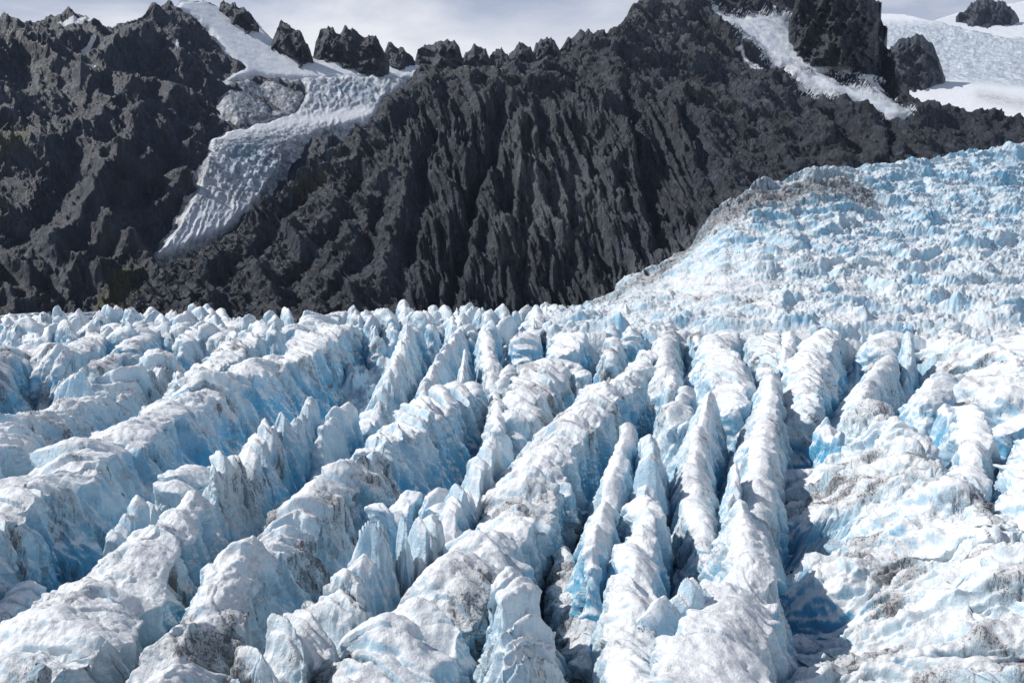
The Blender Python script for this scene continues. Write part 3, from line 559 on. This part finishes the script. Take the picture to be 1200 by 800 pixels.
# --- left side
R([(-110, 650, 0, 8, 8), (-20, 592, 0, 9, 7), (16, 576, -1, 6, 5)], "rounded grey-blue ice wall cut off by a crack at the left edge", seed=91, dirt=.5, jag=.8)
R([(48, 556, 0, 9, 7), (110, 520, 0, 9, 7), (180, 480, 0, 9, 7), (250, 450, 0, 9, 6), (325, 418, 0, 8, 6)], "longest straight ice ridge on the left with a tall shaded flat wall and snowy top", seed=2, dirt=.4, blue=.35, jag=1.2, suncup=.55, sr=.3, drop=2.5, cleftl=11)
R([(343, 420, 0, 6, 6), (372, 394, 2, 9, 8), (398, 382, 3, 9, 7), (415, 386, 0, 6, 5)], "massive blue-shaded ice wall behind a cleft at the far end of the straight ridge", seed=3, blue=.4, sr=.3, dirt=.45)
R([(-60, 830, 0, 8.8, 7.9), (40, 752, 0, 7.9, 7), (110, 690, 0, 7, 6.2), (170, 640, 0, 6.2, 5.3), (225, 602, 0, 3.5, 3.1), (243, 586, 1, 1.3, 1.3)], "broad snow-crusted ice ridge with pitted white top in the lower left corner", seed=4, suncup=1.0, drop=2.5, dirt=.4, strata=.5, jag=1.2, sl=0.2, sr=0.18)
R([(10, 700, -7, 2, 2), (38, 690, -7, 2, 2)], "small dirty grey ice stump beside the left edge below the shaded wall", seed=5, dirt=.9, depth=20, cat="ice block", name="ice_block")
R([(135, 628, -4, 1.2, 1.2), (175, 592, -4, 1.2, 1.2), (200, 580, -4, 1, 1)], "thin ice fin running along the left foot of the broad snowy ridge", seed=6, dirt=.2, jag=1.2, jl=5, name="ice_fin", cat="ice fin")
R([(207, 566, -1, 3.5, 3.5), (232, 556, -1, 4, 3.5)], "rounded pale blue ice lump at the head of the broad snowy ridge", seed=7, blue=.6, dirt=.15, cat="ice block", name="ice_block")
R([(256, 572, 0, 1.5, 1.5), (285, 543, 1, 2.2, 2), (312, 517, 1, 2.2, 2), (328, 500, 3, 1.5, 1.5)], "light-blue fluted ice fin rising to a sharp notched peak left of centre", seed=8, blue=.4, jag=2, jl=7, name="ice_fin", cat="ice fin", sl=0.25, sr=0.3)
R([(348, 502, 2, 1.2, 1.2), (355, 490, 3, 1.2, 1.2), (366, 490, 1, 1, 1)], "short twin-tipped ice fin beside the light-blue fluted one", seed=9, blue=.3, jag=2.5, jl=4, name="ice_fin", cat="ice fin")
R([(380, 512, 0, 1, 1), (395, 492, 2, 1.6, 1.6), (412, 480, 3, 1.4, 1.4)], "smooth pale pointed ice fin alone in the left middle trough", seed=10, blue=.35, jag=1.5, jl=6, dirt=.15, name="ice_fin", cat="ice fin")
R([(425, 500, -3, 3, 3), (438, 482, -2, 3, 3)], "squat blue ice block leaning on the foot of a tall fin", seed=11, blue=.7, dirt=.2, cat="ice block", name="ice_block")
R([(205, 860, 0, 4.5, 4.5), (238, 728, 0, 4.5, 4), (285, 668, 0, 4.5, 3.6), (335, 618, 0, 4.5, 3.6), (385, 572, 0, 4, 3.6), (436, 533, 0, 3.6, 2.7)], "brown-dusted crumbling ice ridge descending left of centre to the bottom edge", seed=12, dirt=.85, strata=.6, suncup=.8, jag=1.4, drop=2, sl=0.25, sr=0.25)
R([(440, 522, 0, 4, 3), (470, 498, 0, 5, 4.5), (510, 474, 0, 5, 4), (546, 452, 1.5, 3, 3)], "clean white-topped ice ridge with deep parallel grooves ending in a blunt peak", seed=13, dirt=.2, blue=.45, flute=1.8, cleftl=4.5, sr=.3)
R([(450, 600, -3, 2, 2), (478, 574, -2, 2.5, 2.5)], "blue ice block facing the viewer beside a deep blue cave", seed=14, blue=.9, dirt=.05, cat="ice block", name="ice_block")
R([(500, 596, -2, 1.5, 1.5), (515, 577, -1, 2, 2), (512, 570, -1, 2, 2)], "arched blue ice block with a hollow front, right of the cave", seed=15, blue=.9, dirt=.05, cat="ice block", name="ice_block")
R([(310, 830, 0, 3, 3), (352, 772, 0, 2.6, 2.6), (385, 725, 0, 2.3, 2.3), (410, 690, 0, 1.5, 1.5)], "dirty grey ice crest with sooty pits running into the bottom edge", seed=16, dirt=1.0, suncup=.8, jag=1.8, jl=6)
R([(420, 686, -1, 1.5, 1.5), (432, 668, 0, 1.5, 1.5), (455, 668, -1, 1.2, 1.2), (478, 650, 1, 1.2, 1.2)], "row of saw-tooth ice tips joined as one fin above the dirty crest", seed=17, jag=3.2, jl=4, dirt=.35, name="ice_fin", cat="ice fin", sl=0.35, sr=0.3)
R([(488, 650, 0, 1.2, 1.5), (520, 600, 0, 1.3, 1.5), (548, 560, 1, 1.3, 1.5), (574, 518, 2, 1.2, 1.4)], "long thin blade of pale ice left of the great central ridge", seed=18, jag=1.6, jl=7, dirt=.15, blue=.3, name="ice_fin", cat="ice fin", sl=.35)
# --- centre
R([(350, 860, 0, 5.1, 5.1), (440, 762, 0, 5.1, 5.1), (515, 692, 0, 4.7, 5.1), (590, 616, 0, 4.2, 4.2), (620, 560, 0, 5.1, 4.2), (655, 508, 0, 6.8, 5.1), (700, 466, 0, 7.6, 5.1), (738, 442, 0, 5.1, 3.4)], "great central ice ridge, broad and snowy, curving down to the bottom edge", seed=19, dirt=.5, suncup=.8, strata=.6, drop=2.5, jag=1.3, blue=.3, sl=0.6, sr=.1)
R([(590, 700, -2, 1.8, 2.1), (612, 745, -2, 2.8, 2.8), (630, 860, -2, 3.1, 3.5)], "knobbly pointed ice spur at the bottom centre with blue hollows", seed=20, dirt=.45, suncup=1.1, jag=2, jl=6, sl=0.35, sr=0.35)
R([(688, 770, -7, 2, 2), (676, 700, -7, 2, 2), (660, 650, -7, 1.5, 1.5)], "dark-streaked lower ledge of ice on the central ridge's right side", seed=21, dirt=1.0, suncup=.6, flute=1.5, sr=.35, depth=22)
R([(694, 668, 0, 1.2, 1.2), (704, 620, 0, 1.3, 1.3), (714, 575, 0, 1.4, 1.4), (726, 535, 1, 1.6, 1.6), (737, 500, 3, 1.8, 1.8)], "tall narrow ice fin with a flat snow cap on its peak, centre", seed=22, dirt=.15, blue=.5, name="ice_fin", cat="ice fin", sl=0.2, sr=0.14, jag=1, jl=13, cl=.5)
R([(720, 860, 0, 2.1, 2.4), (738, 760, 0, 2.1, 2.4), (742, 700, 0, 2.1, 2.4), (748, 650, 0, 2.2, 2.1), (760, 600, 0, 2.1, 1.8), (752, 572, 1, 1.4, 1.4)], "lumpy twisted ice ridge between two dark slots, bottom centre right", seed=23, dirt=.25, suncup=.9, sl=0.2, sr=0.14, jag=1, jl=13, cl=.5)
R([(757, 570, 0, 1.1, 1.1), (764, 545, 1, 1.5, 1.5), (757, 525, 0, 1.2, 1.2)], "slender blue-white ice spike behind the lumpy twisted ridge", seed=24, blue=.5, jag=2, jl=4, dirt=.1, name="ice_fin", cat="ice fin")
R([(752, 745, -1, .7, .8), (785, 716, 1, .8, .8), (824, 690, 3, .9, .9)], "tilted translucent ice plate with a ragged tip leaning over a slot", seed=25, blue=.75, jag=1.2, jl=4, dirt=.15, sl=.06, sr=.1, name="ice_plate", cat="ice plate", flute=.4)
R([(826, 640, -4, 1.7, 1.7), (818, 580, -2, 2.2, 1.9), (815, 530, 0, 1.9, 1.7), (824, 492, 2, 1.4, 1.4), (833, 460, 4, 0.77, 0.77)], "sharp-peaked white ice ridge with dark hairline cracks right of centre", seed=26, dirt=.35, blue=.2, sl=0.36, sr=0.2, jag=0.75, jl=13, cl=.5)
R([(815, 860, 0, 4.2, 3.6), (848, 760, 0, 4.2, 3.6), (878, 700, 0, 3, 3), (882, 645, 0, 1.8, 1.8), (866, 590, 2, 0.72, 0.72)], "smooth white ice ridge narrowing to a sharp spire, casting shadow on the slab", seed=27, dirt=.2, suncup=.8, sl=0.38, sr=0.2, jag=0.75, jl=13, cl=.5)
R([(858, 590, -1, .7, .7), (861, 560, 2, .8, .8), (861, 548, 2, .6, .6)], "needle-thin ice spike just left of the white spire", seed=28, dirt=.1, jag=1, name="ice_fin", cat="ice fin")
R([(888, 590, -2, 1.8, 1.8), (890, 540, 0, 2.7, 1.8), (898, 490, 0, 2.7, 2.1), (905, 442, 2, 1.5, 1.5)], "tapered streaky white ice ridge leaning against the big slab's left shoulder", seed=29, dirt=.4, flute=1.4, blue=.2, sl=0.45, sr=0.18, jag=0.75, jl=13, cl=.5)
# --- right
R([(1330, 800, 0, 36, 8), (1205, 672, 0, 31, 6), (1130, 602, 0, 24, 5), (1060, 528, 0, 20, 4), (1012, 482, 2, 9, 3)], "enormous tilted white ice slab with dark curved layers, lower right", seed=31, dropl=13, dropr=2, pw=1.2, dirt=.6, strata=1.25, flute=.8, lam0=9., suncup=1.3, sl=.45, sr=.3, jag=1.5, sdir=.35, blue=.05, q=1.2)
R([(985, 508, 0, 1.2, 1.2), (972, 488, 2, 1.3, 1.3)], "small curved pale blue ice horn left of the big slab's peak", seed=32, blue=.6, jag=1.5, dirt=.1, name="ice_fin", cat="ice fin")
R([(940, 475, -2, 4.2, 2.5), (948, 430, 0, 6.8, 4.2), (958, 400, 1, 7.6, 5.1), (975, 388, 1, 5.1, 4.2)], "stout round-topped ice tower with a shaded blue-grey right side", seed=33, dirt=.35, flute=1.3, dropl=4, cat="ice tower", name="ice_tower", sl=0.5, sr=0.2)
R([(1215, 448, 0, 20, 5), (1180, 418, 0, 20, 5), (1140, 400, 1, 18, 4), (1100, 385, 2, 10, 3)], "long brown-speckled white ice shoulder slanting down left, upper right of the glacier", seed=34, dropl=11, dropr=2, pw=1.1, dirt=.55, strata=.4, sl=.5, sdir=.3, blue=.1)
R([(1085, 478, -3, 3, 3), (1098, 455, -1, 5, 3.5), (1106, 446, -1, 4, 3)], "standing ice block with a flat grey-blue front face, under the speckled shoulder", seed=35, blue=.5, dirt=.2, sl=.5, sr=.15, cat="ice block", name="ice_block")
R([(1146, 620, -3, 3, 2), (1134, 560, 0, 3, 2), (1146, 510, 1, 3, 2), (1140, 482, 1, 4, 2.5)], "curling white ice pillar beside the deep blue slot at far right", seed=36, dirt=.2, blue=.4, sl=.25, sr=.12, jag=1, cat="ice tower", name="ice_tower")
R([(1120, 500, -1, 1.2, 1.2), (1108, 478, 0, 1.5, 1.5)], "thin blue-white ice shard left of the curling pillar", seed=37, blue=.7, dirt=.1, name="ice_fin", cat="ice fin")
R([(1260, 700, -1, 5, 8), (1215, 600, 0, 4.5, 8), (1203, 550, 0, 3.6, 8), (1208, 515, 0, 3, 7)], "smooth pale blue ice block filling the right edge beyond the blue slot", seed=38, dirt=.1, blue=.55, sl=.12, sr=.2, jag=.8, suncup=.3)
R([(1172, 500, -9, 3, 4), (1204, 486, -7, 5, 5)], "deep-blue shadowed ice ledge at the back of the right-hand slot", seed=39, blue=1.0, dirt=.05, jag=.8, name="ice_block", cat="ice block")
R([(1010, 470, -2, 1.8, 1.8), (1030, 440, 0, 3, 1.8), (1045, 415, 0, 3, 1.8)], "slanting grooved ice ridge between the round tower and the speckled shoulder", seed=40, flute=1.6, dirt=.35, blue=.2, sl=0.7, sr=0.3)
R([(1062, 425, -1, 1.6, 1.6), (1064, 400, 1, 1.6, 1.6)], "small star-shaped tangle of pale ice fins before the dark arch", seed=41, jag=2, jl=4, blue=.4, name="ice_fin", cat="ice fin")
R([(1035, 400, 0, 6, 5), (1058, 370, 2, 9, 8), (1072, 361, 2, 8, 8)], "arched ice dome with a dark hollow in its shaded front", seed=42, dirt=.4, blue=.35, sl=.5, cat="ice tower", name="ice_tower")
R([(1100, 388, 0, 6, 4), (1112, 362, 2, 8, 6)], "square-topped ice wall throwing a blue-grey shadow right of the dome", seed=43, blue=.35, sl=.3, sr=.15, dirt=.3)
R([(1215, 408, 0, 10, 10), (1185, 384, 1, 9, 7), (1165, 372, 1, 7, 6)], "pale grooved ice bluff at the right edge below the icefall", seed=44, flute=1.6, dirt=.4, sl=.4)
R([(985, 385, 0, 3, 3), (996, 366, 1, 6, 6)], "low ice block with a rounded blue face below the icefall", seed=45, blue=.8, dirt=.1, name="ice_block", cat="ice block")
R([(1020, 392, 0, 2, 2), (1027, 374, 1, 3, 3)], "short pale ice stub between the blue-faced block and the dome", seed=46, blue=.5, name="ice_block", cat="ice block")
# --- middle band, left
R([(-70, 440, 0, 9, 8), (0, 414, 0, 9, 8), (45, 405, 1, 8, 7), (74, 416, 0, 4, 4)], "huge bulging grey-blue ice wall at the left edge in the middle distance", seed=50, dirt=.5, blue=.35, sr=.3, drop=3)
R([(82, 412, 0, 4, 4), (110, 398, 0, 6, 5), (145, 384, 1, 6, 5)], "dark-cracked ice wall just right of the bulging one", seed=51, dirt=.5, flute=1.6)
R([(150, 404, 0, 4, 4), (172, 386, 2, 7, 6), (192, 374, 2, 6, 5)], "tall wide ice bluff with a turquoise stain below the skyline, left", seed=52, blue=.5, sr=.3)
R([(66, 456, -2, 1, 1), (82, 446, 0, 1.3, 1.3), (97, 441, 2, .9, .9)], "small two-horned ice plate standing alone, left middle distance", seed=53, jag=1.5, jl=5, blue=.4, dirt=.2, name="ice_plate", cat="ice plate", sl=.1, sr=.12)
R([(114, 432, 0, 3, 3), (135, 417, 1, 4, 4), (156, 420, 0, 3.5, 3.5)], "rounded ice block with slanting dark stripes behind the lumpy ridge", seed=54, dirt=.7, name="ice_block", cat="ice block", tilt=.8)
R([(-40, 548, -3, 6, 5), (20, 512, -3, 6, 5), (70, 484, -2, 6, 4), (118, 456, -1, 6, 4), (165, 432, 0, 5, 4), (188, 424, 1, 3, 3)], "lumpy low ice ridge with rounded knobs parallel to the long straight one", seed=55, suncup=1.1, jag=2, jl=10, sr=.35, dirt=.4)
R([(205, 440, -1, .9, .9), (212, 436, 1, .9, .9)], "tiny lone ice tooth in a trough, left middle distance", seed=56, name="ice_fin", cat="ice fin", jag=1, blue=.4)
R([(222, 444, -1, 5, 4), (250, 424, 0, 6, 5), (280, 404, 1, 6, 5), (300, 396, 1, 5, 4)], "ice ridge combed with fine slanting layers left of the massive wall", seed=57, strata=1.6, dirt=.65, sdir=.8)
R([(216, 398, 0, 4, 4), (232, 386, 2, 6, 5), (258, 394, 0, 6, 5)], "angular ice block with a dark shaded right face near the far left row", seed=58, dirt=.5, sr=.4, name="ice_block", cat="ice block")
R([(262, 388, 0, 5, 5), (280, 375, 2, 7, 6)], "white knuckle of ice above the finely layered ridge", seed=59, name="ice_block", cat="ice block", blue=.3)
R([(345, 385, 0, 7, 6), (372, 374, 2, 8, 7), (405, 366, 2, 8, 7)], "low white-topped ice bank on the skyline above the massive wall", seed=60, blue=.3)
R([(442, 484, -1, 1.3, 1.3), (458, 446, 1, 1.5, 1.5), (470, 412, 2, 1.6, 1.6), (480, 388, 3, 1.2, 1.2)], "tall grooved ice fin climbing steeply to the skyline, left of centre", seed=61, name="ice_fin", cat="ice fin", flute=1.3, dirt=.3, jag=1.8, sl=0.45, sr=0.3)
R([(496, 462, -1, 1.4, 1.4), (515, 424, 0, 1.8, 1.8), (535, 402, 1, 1.8, 1.8), (547, 364, 4, 1.8, 1.8)], "highest pointed ice fin on the central skyline with a long sloping edge", seed=62, name="ice_fin", cat="ice fin", jag=1.6, dirt=.2, blue=.35, sl=0.5, sr=0.35)
R([(540, 448, -1, .8, .8), (545, 412, 4, .7, .7)], "slim white needle of ice in front of the highest fin", seed=63, name="ice_fin", cat="ice fin", jag=.8, sl=.15, sr=.15)
R([(585, 500, -3, 1.6, 1.6), (576, 440, 0, 2, 2), (569, 390, 3, 2.4, 2.4)], "ice pillar topped by a loose square block, centre", seed=64, dirt=.4, cat="ice tower", name="ice_tower", sl=.15, sr=.15)
R([(588, 458, -1, 2, 2), (596, 428, 1, 3, 3)], "blunt upright ice slab right of the block-topped pillar", seed=65, blue=.35, name="ice_plate", cat="ice plate", sl=.1, sr=.15)
R([(604, 482, -2, 4, 4), (626, 450, 0, 6, 5), (650, 424, 1, 6, 5), (684, 440, -1, 3, 3)], "domed ice hump with dark creases behind the great central ridge", seed=66, dirt=.5, strata=.7, sl=.4, sr=.35)
R([(618, 402, 0, 6, 5), (636, 370, 3, 7, 6)], "wide ice buttress with a blue front face left of the turquoise slot", seed=67, blue=.6, sl=.35)
R([(660, 410, 0, 5, 5), (676, 380, 1, 8, 7), (690, 370, 2, 8, 7)], "broad bulging ice buttress split by a turquoise slot", seed=68, blue=.5, dirt=.2)
R([(716, 420, 0, 2.2, 2.2), (719, 397, 1, 2.5, 2.5)], "small round-headed ice post with a dark groove, right of the turquoise slot", seed=69, name="ice_tower", cat="ice tower", dirt=.5)
R([(738, 400, 0, 4, 4), (744, 376, 2, 4.5, 4), (750, 361, 4, 3.5, 3)], "tall ice tower with one bright blue flank right of centre skyline", seed=70, name="ice_tower", cat="ice tower", blue=.8, sl=.35, dirt=.2)
R([(748, 432, -1, 4, 3), (764, 414, 0, 3.5, 3)], "crumbled ice knob closing the upper end of the central ridge", seed=71, suncup=1.2, name="ice_block", cat="ice block")
R([(780, 432, 0, 2.1, 2.1), (782, 400, 1, 3.5, 2.8), (790, 372, 2, 4.2, 3.5)], "rust-tipped ice ridge with slanting grooves facing the viewer", seed=72, dirt=.5, flute=1.5, sl=0.55, sr=0.25)
R([(784, 460, -1, 1.2, 1.2), (789, 444, 1, 1.5, 1.5)], "small round-topped ice post in the crevasse right of the central ridge", seed=73, name="ice_tower", cat="ice tower")
R([(818, 402, 0, 2, 2), (817, 374, 2, 3, 3)], "brown-stained wedge of ice between two shaded walls", seed=74, dirt=.9)
R([(800, 490, -2, 2, 2), (790, 480, -1, 2.5, 2.5), (806, 456, 0, 2, 2)], "low grooved ice rib at the left foot of the sharp-peaked ridge", seed=75, dirt=.4, flute=1.4)
R([(862, 478, -3, 4, 3), (864, 440, 0, 8, 3.5), (850, 418, 1, 7, 4), (838, 402, 2, 4, 4)], "hunched ice ridge with a smooth blue hollow under its right shoulder", seed=76, blue=.45, sl=.5, sr=.15)
R([(850, 402, 0, 5, 4), (862, 372, 2, 7, 5)], "shaded grey-blue ice cliff behind the hunched ridge", seed=77, blue=.4, sr=.15)
R([(900, 430, -2, 4, 4), (895, 396, 0, 7, 6), (888, 368, 2, 8, 7)], "wide dark-shaded ice wall with fine vertical scratches, right of centre", seed=78, blue=.3, dirt=.5, sr=.12)
R([(918, 425, -1, 1.8, 1.8), (926, 392, 1, 2.1, 2.1), (930, 368, 3, 2.1, 2.1)], "bright pleated ice fin against the dark-shaded wall", seed=79, name="ice_fin", cat="ice fin", flute=1.5, sl=0.6, sr=0.3)
# --- far row against the rock wall, and the row at the foot of the icefall
ORD = ["first", "second", "third", "fourth", "fifth", "sixth", "seventh", "eighth", "ninth", "tenth", "eleventh", "twelfth", "thirteenth", "fourteenth", "fifteenth", "sixteenth", "seventeenth", "eighteenth", "nineteenth", "twentieth", "twenty-first", "twenty-second", "twenty-third", "twenty-fourth", "twenty-fifth", "twenty-sixth"]
rr = np.random.default_rng(3)
def row(us, v0, z, w, label, group, seed, dv=3):
    for i, u in enumerate(us):
        v = v0+rr.uniform(-dv, dv); k = rr.uniform(.45, 1.25); dx = (u-750)*.03
        R([(u+rr.uniform(-3, 3), v+9, z-1, w*k, w*k), (u+dx*.5+rr.uniform(-4, 4), v, z+rr.uniform(-1, 4), w*1.1*k, w*k)], label % ORD[i], seed=seed+i, jag=2.4, jl=10, group=group, dirt=rr.uniform(.15, .5), blue=rr.uniform(.15, .55),
          name="serac", cat="serac", pw=1.3, sl=.2, sr=.15, q=1.5, depth=22, bl_len=10., drop=2.2)
row(np.arange(20, 330, 22.), 385, .5, 4.8, "%s ice block from the left edge in the second-farthest row", "second row of ice blocks on the left", 200)
row(np.arange(440, 740, 23.), 382, 1, 3.8, "%s narrow ice block from the left, second-farthest row, centre", "second row of ice blocks in the centre", 230)
row(np.arange(790, 1190, 30.), 380, .5, 4.5, "%s ice block from the left, in front of the icefall's foot row", "second row of ice blocks on the right", 260)
row(np.arange(6, 345, 14.5), 371, 2, 4.2, "%s jagged ice block from the left edge, farthest row", "far row of ice blocks under the left mountain", 100)
row(np.arange(422, 738, 13.), 367, 3.2, 3.8, "%s jagged ice block from the left under the fluted rock wall", "far row of ice blocks under the rock wall", 130)
row(np.arange(770, 1200, 27.), 367, 2, 6.5, "%s ice block from the left in the row along the icefall's foot", "row of ice blocks at the foot of the icefall", 160)
print("verts", sum(len(o.data.vertices) for o in SC.objects if o.type == 'MESH'))

# ---------------------------------------------------------------- air
def haze():
    x0, x1, y0, y1, z0, z1 = -1500, 2600, -60, 5200, -60, 1500
    v = [(x, y, z) for x in (x0, x1) for y in (y0, y1) for z in (z0, z1)]
    me = bpy.data.meshes.new("haze"); me.from_pydata(v, [], [(0, 1, 3, 2), (4, 6, 7, 5), (0, 4, 5, 1), (2, 3, 7, 6), (0, 2, 6, 4), (1, 5, 7, 3)]); me.update()
    o = bpy.data.objects.new("haze", me); SC.collection.objects.link(o); o['kind'] = 'stuff'
    m = bpy.data.materials.new("haze"); m.use_nodes = True; t = m.node_tree; t.nodes.clear()
    p = t.nodes.new('ShaderNodeVolumePrincipled'); p.inputs['Color'].default_value = (.55, .72, 1, 1); p.inputs['Density'].default_value = HAZE; p.inputs['Anisotropy'].default_value = .2
    out = t.nodes.new('ShaderNodeOutputMaterial'); t.links.new(p.outputs[0], out.inputs['Volume']); me.materials.append(m)
HAZE = .000022
haze()
